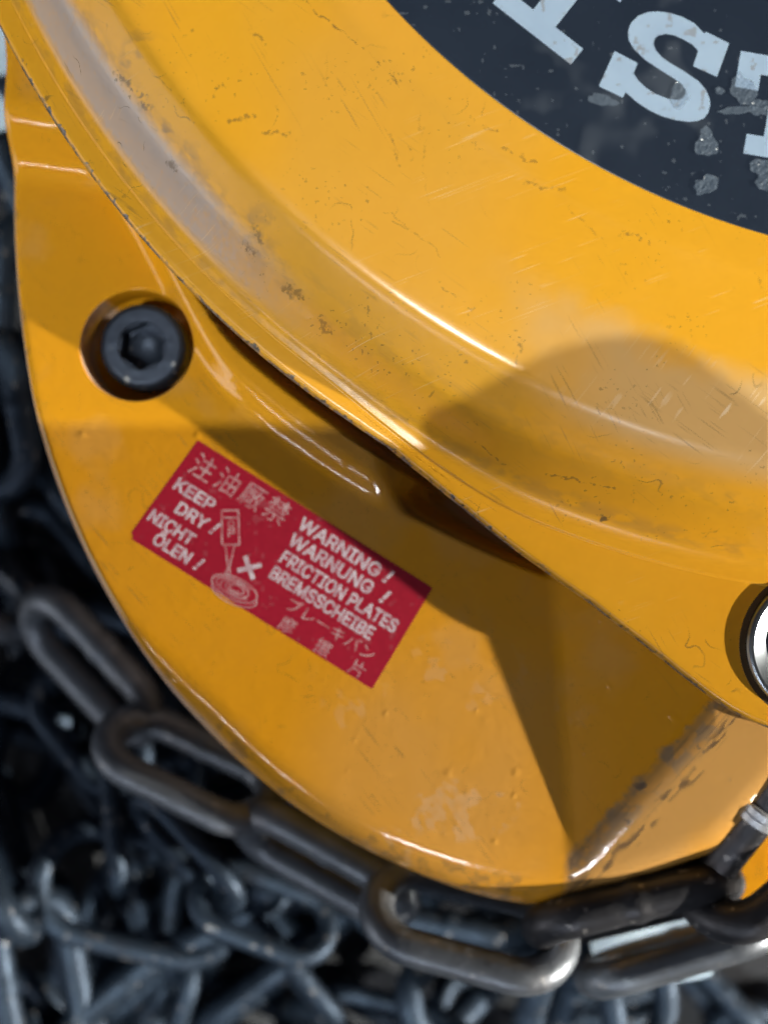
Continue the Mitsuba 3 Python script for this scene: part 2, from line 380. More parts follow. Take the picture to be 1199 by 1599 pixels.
for r_, z_ in prof[1:]:
    rv = r_ + 0.0042 * wl * sstep((r_ - 0.1385) / 0.0150)    # beside the lug the wall runs out further
    V.append(np.stack([CX + rv * np.cos(th), CY + rv * np.sin(th), np.full(NT, z_)], 1)); UV.append(np.stack([R - rv, th * 0.15], 1))
r_in = 0.1497 + 0.0042 * wl * sstep((0.1497 - 0.1385) / 0.0150)
for f in np.linspace(0.1, 0.97, 12):
    r0 = np.minimum(r_in, R + lip[0][0] - 0.00002)
    r_ = r0 + (R + lip[0][0] - r0) * f
    V.append(np.stack([CX + r_ * np.cos(th), CY + r_ * np.sin(th), np.full(NT, z_fl)], 1)); UV.append(np.stack([R - r_, th * 0.15], 1))
for d_, z_ in lip:
    r_ = R + d_
    V.append(np.stack([CX + r_ * np.cos(th), CY + r_ * np.sin(th), np.full(NT, z_)], 1)); UV.append(np.stack([np.full(NT, max(-d_, 0) if z_ > z_fl - .001 else 0.0), th * 0.15], 1))
m = len(V)
V.append([[CX, CY, prof[0][1]]]); UV.append([[0.15, 0]])
i = np.arange(NT); j = (i + 1) % NT
F = [np.stack([i * 0 + m * NT, i, j], 1)]
for k in range(m - 1):
    A, B = k * NT, (k + 1) * NT
    F += [np.stack([A + i, B + i, B + j], 1), np.stack([A + i, B + j, A + j], 1)]
cover = trimesh.Trimesh(np.vstack(V), np.vstack(F), process=False)
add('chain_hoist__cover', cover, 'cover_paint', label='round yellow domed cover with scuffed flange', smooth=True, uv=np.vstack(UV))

# round dark nameplate with white letters
zp = 0.0302
a = np.linspace(0, 2 * np.pi, 720, endpoint=False)
pv = np.vstack([[[CX, CY, zp + .00022]]] + [np.stack([CX + r_ * np.cos(a), CY + r_ * np.sin(a), np.full(720, z_)], 1) for r_, z_ in ((0.10685, zp + .00022), (0.10700, zp + .00016), (0.10703, zp - .0003))])
i = np.arange(720); j = (i + 1) % 720
pf = [np.stack([i * 0, 1 + i, 1 + j], 1)]
for k in range(2):
    A, B = 1 + k * 720, 1 + (k + 1) * 720
    pf += [np.stack([A + i, B + i, B + j], 1), np.stack([A + i, B + j, A + j], 1)]
add('chain_hoist__nameplate', trimesh.Trimesh(pv, np.vstack(pf), process=False), 'plate_black', label='round dark blue nameplate with pale block letters', smooth=35)

ZL = zp + .00022


def letter(poly_px):
    """letters traced as outlines: pixel outline -> flat raised print on the nameplate"""
    g = sg.Polygon([P(x, y, ZL)[:2] for x, y in poly_px])
    g = g.buffer(0.0001).buffer(-0.0001)
    e = trimesh.creation.extrude_polygon(g, 0.00009, engine='earcut'); e.apply_translation((0, 0, ZL - .00001))
    return e


def frame(ox, oy, ux, uy):
    """local letter coordinates (right, up) -> pixels"""
    return lambda pts: [(ox + a * (-uy) + b * ux, oy + a * ux + b * uy) for a, b in pts]


fI = frame(891, 100, .618, -.786)
I = [(0, 0), (-155, 0), (-155, 31), (-99, 31), (-99, 124), (-155, 124), (-155, 155), (0, 155), (0, 124), (-55, 124), (-55, 31), (0, 31)]
add('chain_hoist__nameplate__letter', letter(fI(I)), 'letter_white')
# S: thick stroke along a centre line, with square slab ends
z2 = lambda pts: [(740 + x / 2.612, y / 2.612) for x, y in pts]
S_out = [(945, 128), (1040, 175), (990, 312), (893, 268), (913, 205)]
s_line = []


def arc_pts(c, rx, ry, t0, t1, n=18):
    return [(c[0] + rx * math.cos(t), c[1] + ry * math.sin(t)) for t in np.linspace(t0, t1, n)]


S_poly = [(945, 128), (1040, 175), (990, 312), (893, 268), (914, 206), (890, 180), (855, 160), (815, 142), (780, 136), (750, 143), (735, 158), (731, 180), (742, 205), (765, 232),
          (800, 256), (860, 292), (915, 330), (945, 365), (960, 400), (963, 425), (955, 458), (938, 480), (910, 492), (870, 495), (820, 488), (765, 472), (710, 446), (660, 412), (618, 374),
          (606, 397), (509, 350), (573, 207), (667, 256), (650, 298), (668, 326), (700, 356), (740, 382), (790, 402), (825, 408), (848, 401), (862, 385), (862, 366), (850, 345), (815, 318),
          (760, 284), (700, 244), (655, 202), (632, 165), (627, 128), (640, 92), (668, 64), (708, 48), (752, 45), (800, 52), (850, 68), (900, 95), (938, 136)]
add('chain_hoist__nameplate__letter', letter(z2(S_poly)), 'letter_white')
fT = frame(1156.5, 79, .17, -.985)
Tl = [(0, 0), (0, -57), (37, -57), (37, -31), (58, -31), (58, -126), (31, -126), (31, -157), (129, -157), (129, -126), (102, -126), (102, -31), (123, -31), (123, -57), (160, -57), (160, 0)]
add('chain_hoist__nameplate__letter', letter(fT([(a, b) for a, b in Tl])), 'letter_white')


def crumple(px, py, w, h, rot, seed, amp=0.0005, spikes=5):
    """a torn scrap of clear film stuck to the nameplate"""
    r_ = np.random.default_rng(seed)
    t = np.linspace(0, 2 * np.pi, 30, endpoint=False)
    rad = 0.78 + sum(r_.uniform(-.2, .2) / k_ ** .6 * np.cos(k_ * t + r_.uniform(0, 6.3)) for k_ in range(2, 9))
    poly = sg.Polygon(np.stack([w / 2 * rad * np.cos(t), h / 2 * rad * np.sin(t)], 1))
    pts = [np.array(poly.exterior.coords)[:-1]]
    g = r_.uniform(-0.6, 0.6, (420, 2)) * (w, h)
    pts = np.vstack(pts + [[q for q in g if poly.contains(sg.Point(q))]])
    tri = Delaunay(pts).simplices
    tri = np.array([f for f in tri if poly.contains(sg.Point(pts[f].mean(0)))])
    k = CAM_Z - ZL; k = TAN * k / 599.5
    c, s = math.cos(rot), math.sin(rot)
    q = np.stack([pts[:, 0] * c - pts[:, 1] * s, pts[:, 0] * s + pts[:, 1] * c], 1) * k + P(px, py, ZL)[:2]
    z = ZL + 0.00012 + 0.4 * amp * meshkit.fbm(np.column_stack([pts * 0.2, np.full(len(pts), seed)]), 3) * (0.7 + 0.5 * r_.random(len(pts)))
    return trimesh.Trimesh(np.column_stack([q, z]), tri, process=False)


for k, s in enumerate(((940, 156, 62, 22, -.25, .0003), (1060, 150, 40, 46, .6, .0006), (1105, 212, 22, 40, .5, .0007), (1102, 227, 44, 48, .2, .0009), (1102, 289, 50, 36, .15, .0010),
                       (1123, 142, 20, 14, -.3, .0006), (1160, 140, 44, 70, .3, .0006), (1186, 168, 46, 34, -.3, .0008), (1150, 172, 70, 16, .1, .0003), (1188, 262, 48, 34, -.3, .0008), (1195, 285, 40, 34, -.2, .0009))):
    add('chain_hoist__nameplate__film_scrap', crumple(s[0], s[1], s[2], s[3], s[4], 40 + k, s[5]), 'film_residue', label='torn crumpled scrap of clear film' if k == 0 else None)

# ------------------------------------------------------------------ the hoist: cast body under the cover
RIM = 0.0062
pA, pB = P(893, 1362, 0.0), P(1122, 1112, 0.0108)
pC, pD = P(874, 1052, 0.0), P(1192, 1245, 0.0062)


def plane(a, b, c):
    n = np.cross(b - a, c - a)
    return lambda x, y: a[2] - (n[0] * (x - a[0]) + n[1] * (y - a[1])) / n[2]


PL, PR = plane(pA, pB, pC), plane(pA, pB, pD)
Y_FOLD = P(0, 662, 0)[1]


def rim_r(x):
    return 0.0014 + 0.0048 * sstep((x + 0.047) / 0.024)


def body_z(x, y):
    r = np.hypot(x - CX, y - CY)
    base = -0.16 * (np.sqrt(np.clip(y - Y_FOLD, 0, None) ** 2 + 0.0012 ** 2) - 0.0012) * (y > Y_FOLD)
    # a low step across the upper left
    base = base + 0.0082 * sstep((y - (P(50, 285, 0)[1] - 0.16 * (x - P(50, 285, 0)[0]))) / 0.0138)
    rb = 0.1555 - 0.0085 * sstep((-0.020 - x) / 0.026)
    s = sstep((r - rb) / (0.0062 - 0.0018 * sstep((x + 0.003) / 0.012)))
    z = base * s + (0.0021 - 0.0095 * sstep((x + 0.0030) / 0.0130)) * (1 - s)
    z = z - 0.0150 * (1 - sstep((r - (rb - 0.0034)) / 0.0018))
    left = smax(z, np.minimum(PL(x, y), 0.0106), 0.0007)
    return smin(left, PR(x, y), 0.0016)


def edge_dist(x, y):
    """distance from the rounded edge of the foot, to its right"""
    d = pB[:2] - pA[:2]; L = np.hypot(*d); d = d / L
    return (x - pA[0]) * d[1] - (y - pA[1]) * d[0]


rim_px = [(-6, -60), (0, 0), (5, 45), (9, 90), (9, 140), (10, 180), (15, 229), (20, 300), (23, 350), (27, 410), (32, 475), (38, 540), (47, 600), (59, 655), (75, 715), (105, 800), (145, 880),
          (185, 955), (220, 1015), (280, 1098), (350, 1163), (425, 1226), (500, 1284), (600, 1337), (660, 1367), (725, 1391), (800, 1407), (840, 1410), (890, 1404), (960, 1388), (1030, 1362), (1085, 1338), (1118, 1324), (1152, 1292),
          (1200, 1240), (1250, 1180), (1300, 1110), (1340, 1000)]
rim = np.array([Pz(*q, body_z, -float(rim_r(P(*q, 0)[0])))[:2] for q in rim_px])
sp = np.concatenate([[0], np.cumsum(np.hypot(*np.diff(rim, axis=0).T))])
from scipy.interpolate import PchipInterpolator, splprep, splev
tck, _ = splprep(rim.T, s=len(rim) * 0.00018 ** 2, k=3)
rim = np.array(splev(np.linspace(0, 1, 500), tck)).T
body_poly = sg.Polygon(np.vstack([rim, [(0.085, 0.03), (0.085, 0.14), (-0.02, 0.14), (-0.05, 0.11)]])).buffer(0)
bc = P(214, 538, float(body_z(np.array([P(214, 538, 0)[0]]), np.array([P(214, 538, 0)[1]]))[0]))
BR = 0.00895                      # bore radius
zb = lambda x, y: body_z(x, y)
pts, rad = [], []
offs = [0, .00003, .0001, .00022, .0004, .0007, .0011, .0016, .0022, .003, .004, .0051, .0062, .0070]
for d_ in offs:
    g = body_poly.buffer(-d_) if d_ else body_poly
    g = max(getattr(g, 'geoms', [g]), key=lambda q: q.area)
    L = g.exterior.length; n = int(L / 0.00075)
    pts.append(np.array([g.exterior.interpolate(t * L / n).coords[0] for t in range(n)]))
n_out = len(pts[0])
bore_r = [BR, BR + .00006, BR + .00016, BR + .0003, BR + .0005, BR + .001]
for r_ in bore_r:
    a = np.linspace(0, 2 * np.pi, 96, endpoint=False)
    pts.append(np.stack([bc[0] + r_ * np.cos(a), bc[1] + r_ * np.sin(a)], 1))
inner = body_poly.buffer(-0.0073)
bore_keep = sg.Point(bc[0], bc[1]).buffer(BR + .0013)
gx, gy = np.meshgrid(np.arange(-0.063, 0.087, 0.00045), np.arange(-0.066, 0.10, 0.00045))
gx = gx + 0.00022 * ((np.arange(len(gx)) % 2)[:, None])
g = np.stack([gx.ravel(), gy.ravel()], 1)
rr_ = np.hypot(g[:, 0] - CX, g[:, 1] - CY)
g = g[(rr_ > 0.148) | (g[:, 1] < -0.02)]
keep = shapely.contains_xy(inner, g[:, 0], g[:, 1]) & ~shapely.contains_xy(bore_keep, g[:, 0], g[:, 1])
pts.append(g[keep])
XY = np.vstack(pts)
XY = XY + 0
tri = Delaunay(XY).simplices
cen = XY[tri].mean(1)
ok = shapely.contains_xy(body_poly, cen[:, 0], cen[:, 1]) & (np.hypot(cen[:, 0] - bc[0], cen[:, 1] - bc[1]) > BR * 0.9985)
tri = tri[ok]
shapely.prepare(body_poly)
D_in = shapely.distance(shapely.points(XY), body_poly.exterior)
RR = rim_r(XY[:, 0]); q = np.clip(RR - D_in, 0, RR)
Zb = zb(XY[:, 0], XY[:, 1]) - (RR - np.sqrt(np.maximum(RR ** 2 - q ** 2, 0)))
db = np.hypot(XY[:, 0] - bc[0], XY[:, 1] - bc[1]) - BR
q = np.clip(0.0003 - db, 0, 0.0003); Zb -= 0.0003 - np.sqrt(0.0003 ** 2 - q ** 2)
e1, e2 = XY[tri[:, 1]] - XY[tri[:, 0]], XY[tri[:, 2]] - XY[tri[:, 0]]
flip = e1[:, 0] * e2[:, 1] - e1[:, 1] * e2[:, 0] < 0
tri[flip] = tri[flip][:, ::-1]
VB = [np.column_stack([XY, Zb])]; FB = [tri]; UB = [XY.copy()]
base = len(XY)
prev = np.arange(n_out)
ctr = pts[0].mean(0)
for dz, sh in ((0.003, 0.0), (0.012, 0.0006), (0.035, 0.002)):
    v = VB[0][:n_out].copy(); v[:, 2] -= dz
    nrm = ctr - v[:, :2]; v[:, :2] += sh * nrm / np.linalg.norm(nrm, axis=1, keepdims=True)
    VB.append(v); UB.append(v[:, :2] + np.column_stack([0.37 * v[:, 2], 0.61 * v[:, 2]]))
    cur = base + np.arange(n_out); base += n_out
    nx = lambda q_: np.roll(q_, -1)
    FB += [np.stack([prev, cur, nx(cur)], 1), np.stack([prev, nx(cur), nx(prev)], 1)]
    prev = cur
s0 = sum(len(q_) for q_ in pts[:len(offs)])
prev = s0 + np.arange(96)
for dz in (0.002, 0.006, 0.011):
    v = VB[0][s0:s0 + 96].copy(); v[:, 2] -= dz
    VB.append(v); UB.append(v[:, :2] + np.column_stack([0.37 * v[:, 2], 0.61 * v[:, 2]]))
    cur = base + np.arange(96); base += 96
    FB += [np.stack([prev, nx(cur), cur], 1), np.stack([prev, nx(prev), nx(cur)], 1)]
    prev = cur
VB.append([[bc[0], bc[1], bc[2] - 0.0113]]); UB.append([[bc[0], bc[1]]])
FB.append(np.stack([prev, nx(prev), prev * 0 + base], 1))
body = trimesh.Trimesh(np.vstack(VB), np.vstack(FB), process=False)
# side walls of the ring were wound for an outline that runs one way; make both ways safe
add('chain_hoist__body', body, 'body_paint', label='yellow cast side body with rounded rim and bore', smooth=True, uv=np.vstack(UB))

# the next casting of the body, seen below at the right
lower = sg.Polygon([P(*q, -0.03)[:2] for q in ((1105, 1345), (1150, 1400), (1260, 1420), (1420, 1300), (1420, 1000), (1250, 1000), (1160, 1250))]).buffer(0.002)
lo = trimesh.creation.extrude_polygon(lower, 0.03, engine='earcut'); lo.apply_translation((0, 0, -0.060))
add('chain_hoist__lower_casting', lo, 'body_paint', uv=lo.vertices[:, :2] + 0.4 * lo.vertices[:, 2:])

# drum-like core below the cover
core = trimesh.creation.cylinder(0.146, 0.018, sections=128); core.apply_translation((CX, CY, 0.001))
add('chain_hoist__core', core, 'inner_dark')

# socket head bolt in the bore
def rev(profile, n=64):
    return trimesh.creation.revolve(np.array(profile, float), sections=n)


def to_manifold(tm):
    return m3.Manifold(m3.Mesh(np.asarray(tm.vertices, np.float32), np.asarray(tm.faces, np.uint32)))


HR = 0.0069
zt = bc[2] - 0.0036
head = [(0, -0.007), (HR, -0.007), (HR, -0.0012)] + [(HR - .0012 + .0012 * math.cos(t), -.0012 + .0012 * math.sin(t)) for t in np.linspace(0.15, np.pi / 2, 7)] + [(0, 0)]
hm = m3.Manifold.revolve(m3.CrossSection([np.array(head)]), 72)
hexa = m3.CrossSection([[(0.00395 * math.cos(t), 0.00395 * math.sin(t)) for t in np.arange(6) * np.pi / 3 + 0.42]])
socket = m3.Manifold.extrude(hexa, 0.01).translate((0, 0, -0.0042))
cone = m3.Manifold.revolve(m3.CrossSection([[(0, -0.0068), (0.0033, -0.0041), (0, -0.0041)]]), 36)
chamf = m3.Manifold.revolve(m3.CrossSection([[(0, -0.0003), (0.0037, -0.0003), (0.0041, 0.0002), (0, 0.0002)]]), 48)
hm = (hm - socket - cone - chamf).translate((bc[0] + .0001, bc[1] + .0003, zt))
add('chain_hoist__bolt', hm, 'bolt_black', label='black hexagon socket bolt sunk in its bore', smooth=32)

# bright plated plug on the lug of the flange
nc = P(1274, 1008, z_fl)
nr = 0.0103
pr = [(nr, -0.0010), (nr, 0.0006), (nr - .0002, 0.0010), (nr - .0005, 0.0012), (nr - .0009, 0.0012), (nr - .0013, 0.0010), (nr - .0026, 0.0003), (nr - .0034, 0.0001), (nr - 0.0040, 0.0006), (nr - .0054, 0.0011), (0, 0.0014)]
nm = rev(pr, 96); nm.apply_translation(nc)
gr = rev([(nr - .0002, .00005), (nr + .0009, .00005), (nr + .0010, -.0001)], 96); gr.apply_translation(nc)  # flat ring drawn where the hole wall lies in shadow
add('chain_hoist__plug_shade_ring', gr, 'ring_shade_brown', label='flat dark ring coloured as the shaded hole wall round the plug')
add('chain_hoist__plug', nm, 'bright_zinc', label='bright plated round plug on the flange lug', smooth=25)

# ------------------------------------------------------------------ red warning sticker
TL = P(308, 686, 0.0)
EU = np.array([.85, -.529]); EU /= np.linalg.norm(EU)
EV = np.array([-EU[1] * -1, 0]); EV = np.array([EU[1], -EU[0]])
K = TAN * CAM_Z / 599.5
SZ = 0.00012


QUAD = [P(*q, 0.0)[:2] for q in ((309, 687), (675.5, 918), (581, 1076.5), (200, 838.5))]   # the sticker's corners


def on_sticker(u, v):
    a_, b_ = u / 433.0, v / 184.0
    return (1 - b_) * ((1 - a_) * QUAD[0] + a_ * QUAD[1]) + b_ * ((1 - a_) * QUAD[3] + a_ * QUAD[2])


def sheet(poly_uv, z, t):
    """a thin printed sheet in sticker coordinates (pixels right, pixels down)"""
    out = []
    for gm in getattr(poly_uv, 'geoms', [poly_uv]):
        if gm.is_empty or gm.area < 0.3:
            continue
        ring = lambda c: np.array([on_sticker(u, v) for u, v in c.coords])
        pg = sg.Polygon(ring(gm.exterior), [ring(h) for h in gm.interiors]).buffer(0)
        for pp in getattr(pg, 'geoms', [pg]):
            e = trimesh.creation.extrude_polygon(pp, t, engine='earcut'); e.apply_translation((0, 0, z)); out.append(e)
    return trimesh.util.concatenate(out)


WS, HS = 433, 184
st = sg.box(3, 3, WS - 3, HS - 3).buffer(3).difference(sg.Polygon([(-2, HS - 9), (5, HS - 5), (8, HS + 2), (-2, HS + 2)])).difference(sg.Point(WS * .62, HS + 1.5).buffer(3))
add('chain_hoist__warning_sticker', sheet(st, 0.00002, 0.0001), 'sticker_red', label='red warning sticker with pale lettering and oil can drawing')


def glyphs(text, bold=0, cjk=False, size=96):
    from PIL import Image, ImageDraw, ImageFont
    d = glob.glob('/opt/blender-*/*/datafiles/fonts')[0]
    font = ImageFont.truetype(d + ('/Noto Sans CJK Regular.woff2' if cjk else '/Inter.woff2'), size)
    x0, y0, x1, y1 = font.getbbox(text, anchor='ls', stroke_width=bold)
    im = Image.new('L', (x1 - x0 + 8, y1 - y0 + 8))
    ImageDraw.Draw(im).text((4 - x0, 4 - y0), text, 255, font, anchor='ls', stroke_width=bold)
    on = np.pad(np.asarray(im) > 127, ((0, 0), (1, 1))).astype(np.int8)
    rows, starts = np.nonzero(np.diff(on, axis=1) == 1)
    ends = np.nonzero(np.diff(on, axis=1) == -1)[1]
    sh = shapely.union_all(shapely.box(starts, rows, ends, rows + 1)).buffer(0.6).buffer(-0.6).simplify(0.7)
    return affinity.translate(sh, -4 + 0, -(4 - y0))       # baseline at v = 0, left at u = 0, v down


def put(text, u0, u1, base, cap, bold=3, cjk=False, mat='sticker_print', slant=0.0, key='lettering'):
    g = glyphs(text, bold, cjk)
    b = g.bounds
    s = cap / (78.0 if cjk else 70.0)
    g = affinity.translate(g, -b[0], 0)
    g = affinity.affine_transform(g, [(u1 - u0) / (b[2] - b[0]), 0, 0, s, 0, 0])
    if slant:
        g = affinity.affine_transform(g, [1, -slant, 0, 1, 0, 0])
    add('chain_hoist__warning_sticker__' + key, sheet(affinity.translate(g, u0, base), SZ - .00001, .00003), mat)


for k, ch in enumerate('注油厰禁'):
    put(ch, 14 + 44 * k, 14 + 44 * k + 36, 47 - 1.5 * k, 34, 0, True, 'sticker_faded')
for a in (('KEEP', 11, 80, 83, 19), ('DRY', 34, 88, 113, 19), ('NICHT', 7, 84, 145, 19), ('ÖLEN', 33, 96, 172, 19), ('WARNING', 204, 350, 33, 20), ('WARNUNG', 205, 354, 62, 20),
          ('FRICTION PLATES', 209, 417, 92, 20), ('BREMSSCHEIBE', 209, 391, 121, 20)):
    put(*a, bold=3)
for a in (('!', 95, 101, 112, 21), ('!', 106, 112, 172, 21), ('!', 359, 366, 33, 22), ('!', 371, 378, 62, 22)):
    put(*a, bold=1, slant=0.25)
put('ブレーキバン', 256, 409, 148, 20, 0, True, 'sticker_faded')
for ch, u in (('摩', 262), ('擦', 325), ('片', 386)):
    put(ch, u, u + 24, 179, 22, 0, True, 'sticker_faded')


def loc(px, py):
    d = np.array([px - 308, -(py - 686)], float)
    return (d @ EU, d @ EV)


def stroke(pts, w):
    return sg.LineString([loc(*q) for q in pts]).buffer(w / 2, cap_style=2)


can = [stroke(q, 2.2) for q in (((349, 797), (374, 796), (377, 850), (351, 851), (349, 796)), ((356, 851), (361, 890)), ((370, 851), (362, 890)), ((353, 808), (372, 808)))]
can += [sg.LineString([loc(361 + 1.0 * math.cos(t) * 3.5, 893 + 3.5 * math.sin(t)) for t in np.linspace(0, 6.3, 12)]).buffer(0.8)]
add('chain_hoist__warning_sticker__oil_can_drawing', sheet(shapely.union_all(can), SZ - .00001, .00003), 'sticker_faded')
ov = []
for rx, ry, t0, t1, dy in ((37, 17, 0, 6.3, 0), (30, 12, 0.6, 5.6, -1), (15, 7, 0, 6.3, 0), (9, 4, 0.3, 4.4, 0), (37, 17, -0.2, 2.9, 7), (23, 10, 2.6, 7.0, 0)):
    ov.append(stroke([(371 + rx * math.cos(t) * .9 - ry * math.sin(t) * .42, 919 + dy + rx * math.cos(t) * .42 + ry * math.sin(t) * .9) for t in np.linspace(t0, t1, 40)], 2.0))
add('chain_hoist__warning_sticker__brake_disc_drawing', sheet(shapely.union_all(ov), SZ - .00001, .00003), 'sticker_faded')
add('chain_hoist__warning_sticker__cross', sheet(shapely.union_all([stroke(((375, 891), (411, 881)), 7), stroke(((386, 868), (399, 904)), 7)]), SZ - .00001, .00003), 'sticker_print')
g = glyphs('OIL', 2); b = g.bounds
gc = affinity.affine_transform(affinity.translate(g, -b[0], 0), [26 / (b[2] - b[0]), 0, 0, 10 / 70, 0, 0])
ang = math.atan2(loc(364, 846)[1] - loc(362, 814)[1], loc(364, 846)[0] - loc(362, 814)[0])
gc = affinity.translate(affinity.rotate(gc, math.degrees(ang), origin=(0, 0)), *loc(358.5, 813))
add('chain_hoist__warning_sticker__lettering', sheet(gc, SZ - .00001, .00003), 'sticker_faded')

labels['chain_hoist'] = {'label': 'scuffed yellow manual chain hoist with round domed cover and red warning sticker', 'category': 'chain hoist'}


# ------------------------------------------------------------------ chains
def link_mesh(L, W, d, nseg=12, nw=14, weld=True):
    """one chain link: a wire of diameter d bent to a stadium, with a weld seam half way along one bar; length along x, width along y"""
    r, R_ = d / 2, W / 2 - d / 2
    h = L / 2 - d / 2 - R_
    path, extra = [], []
    for t in np.linspace(-np.pi / 2, np.pi / 2, nseg, endpoint=False):
        path.append((h + R_ * math.cos(t), R_ * math.sin(t)))
    for s in np.linspace(1, -1, 15, endpoint=False):
        path.append((h * s, R_))
    for t in np.linspace(np.pi / 2, 3 * np.pi / 2, nseg, endpoint=False):
        path.append((-h + R_ * math.cos(t), R_ * math.sin(t)))
    for s in np.linspace(-1, 1, 11, endpoint=False):
        path.append((h * s, -R_))
    path = np.array(path)
    tg = np.roll(path, -1, 0) - np.roll(path, 1, 0); tg /= np.linalg.norm(tg, axis=1, keepdims=True)
    nr = np.stack([tg[:, 1], -tg[:, 0]], 1)
    k = np.ones(len(path))
    if weld:
        for i_, q_ in enumerate(path):
            if q_[1] > R_ * 0.99:
                k[i_] = 1 + 0.10 * math.exp(-(q_[0] / (0.10 * d)) ** 2 / 2) - 0.035 * math.exp(-((abs(q_[0]) - 0.35 * d) / (0.15 * d)) ** 2)
    a_ = np.arange(nw) * 2 * np.pi / nw
    v = np.concatenate([[np.append(p_ + n_ * r * kk * math.cos(t), r * kk * math.sin(t)) for t in a_] for p_, n_, kk in zip(path, nr, k)])
    n = len(path); f = []
    for i_ in range(n):
        for j_ in range(nw):
            A, B = i_ * nw + j_, ((i_ + 1) % n) * nw + j_
            A2, B2 = i_ * nw + (j_ + 1) % nw, ((i_ + 1) % n) * nw + (j_ + 1) % nw
            f += [(A, B2, B), (A, A2, B2)]
    tm = trimesh.Trimesh(v, f, process=False)
    if tm.volume < 0:
        tm.invert()
    return tm


def link_frame(c, ax, roll):
    ex = np.array(ax, float); ex /= np.linalg.norm(ex)
    n0 = np.array([0, 0, 1.0]) - ex[2] * ex; n0 /= np.linalg.norm(n0)
    ey = np.cross(n0, ex)
    cr, sr = math.cos(roll), math.sin(roll)
    y2, z2_ = cr * ey + sr * n0, -sr * ey + cr * n0
    M = np.eye(4); M[:3, 0], M[:3, 1], M[:3, 2], M[:3, 3] = ex, y2, z2_, c
    return T(M)


def place_link(chain, base_dict, c, ax, roll):
    key, k, n = f'{chain}__link', f'{chain}__link', 0
    while k in scene:
        n += 1; k = f'{key}_{n:03d}'
    scene[k] = {**base_dict, 'to_world': link_frame(c, ax, roll)}
    return k


def place_px(chain, base_dict, p0, z0, p1, z1, roll):
    a_, b_ = P(*p0, z0), P(*p1, z1)
    return place_link(chain, base_dict, (a_ + b_) / 2, b_ - a_, math.radians(roll))


big = link_mesh(0.0372, 0.0208, 0.0061, 16, 20)
BIG = mikit.ply(big, 'chain_steel', smooth=True)
BLK = mikit.ply(link_mesh(0.0372, 0.0215, 0.0068, 16, 20), 'chain_black', smooth=True)
labels['load_chain'] = {'label': 'dark steel load chain lying along the lower edge of the yellow body', 'category': 'chain'}
place_px('load_chain', BIG, (-150, 800), -0.052, (52, 985), -0.050, -60)
place_px('load_chain', BIG, (40, 930), -0.042, (246, 1152), -0.038, 46)
place_px('load_chain', BIG, (152, 1130), -0.030, (444, 1272), -0.026, -60)
place_px('load_chain', BIG, (352, 1262), -0.027, (662, 1437), -0.022, 54)
place_px('load_chain', BIG, (550, 1392), -0.014, (918, 1492), -0.009, -50)
place_px('load_chain', BLK, (804, 1460), -0.0085, (1172, 1370), -0.0075, 66)
place_px('load_chain', BLK, (1072, 1440), -0.003, (1352, 1205), -0.004, -52)

labels['return_chain'] = {'label': 'dark steel chain passing under the load chain at the lower right', 'category': 'chain'}
place_px('return_chain', BIG, (884, 1540), -0.018, (1244, 1434), -0.013, -103)
place_px('return_chain', BIG, (1205, 1440), -0.013, (1520, 1330), -0.012, 10)
labels['anchor_pin'] = {'label': 'dark round anchor pin with a bright steel collar at the right edge', 'category': 'pin'}
q0, q1 = P(1102, 1376, -0.0045), P(1240, 1200, 0.006)


def rod(p0, p1, prof_):
    d = p1 - p0; L = np.linalg.norm(d)
    mm = rev([(r_, t * L) for t, r_ in prof_], 40)
    mm.apply_transform(trimesh.geometry.align_vectors((0, 0, 1), d / L)); mm.apply_translation(p0)
    return mm


add('anchor_pin__shaft', rod(q0, q1, [(0, 0), (0.0, .0028), (0.03, .0031), (0.62, .0031), (0.63, .0029), (1, .0029), (1, 0)]), 'chain_black', smooth=30)
add('anchor_pin__collar', rod(q0 + (q1 - q0) * .58, q0 + (q1 - q0) * .70, [(0, .0029), (0, .0036), (0.1, .0038), (0.45, .0038), (0.5, .0035), (0.55, .0038), (0.9, .0038), (1, .0036), (1, .0029)]), 'collar_steel', label='bright steel collar', smooth=30)

# links that can be told apart in the heap: two pieces of thinner hand chain
HC = mikit.ply(link_mesh(0.0440, 0.0250, 0.0046, 14, 14), 'heap_steel', smooth=True)
HS_ = mikit.ply(link_mesh(0.0300, 0.0160, 0.0040, 12, 12), 'heap_steel', smooth=True)
labels['hand_chain'] = {'label': 'thin hand chain with one wide open link, below the load chain at lower left', 'category': 'chain', 'group': 'chains in the heap'}
for a in ((HC, (66, 1360), -.046, (372, 1432), -.052, -14), (HS_, (228, 1260), -.040, (356, 1400), -.038, 55), (HS_, (300, 1382), -.040, (522, 1468), -.042, -38),
          (HS_, (395, 1440), -.050, (520, 1590), -.054, 70), (HS_, (165, 1180), -.05, (185, 1380), -.046, 75), (HS_, (92, 1080), -.052, (190, 1200), -.050, -10)):
    place_px('hand_chain', a[0], a[1], a[2], a[3], a[4], a[5])

# the heap of chain that the hoist lies on
HEAP = [mikit.ply(link_mesh(0.0300, 0.0175, 0.0050, 10, 10), 'heap_steel', smooth=True), mikit.ply(link_mesh(0.0290, 0.0160, 0.0042, 10, 10, False), 'heap_steel', smooth=True),
        mikit.ply(link_mesh(0.0345, 0.0195, 0.0060, 10, 12), 'heap_steel', smooth=True)]
PITCH = [0.0205, 0.0212, 0.0232]
hr = np.random.default_rng(5)
strand_no = 0


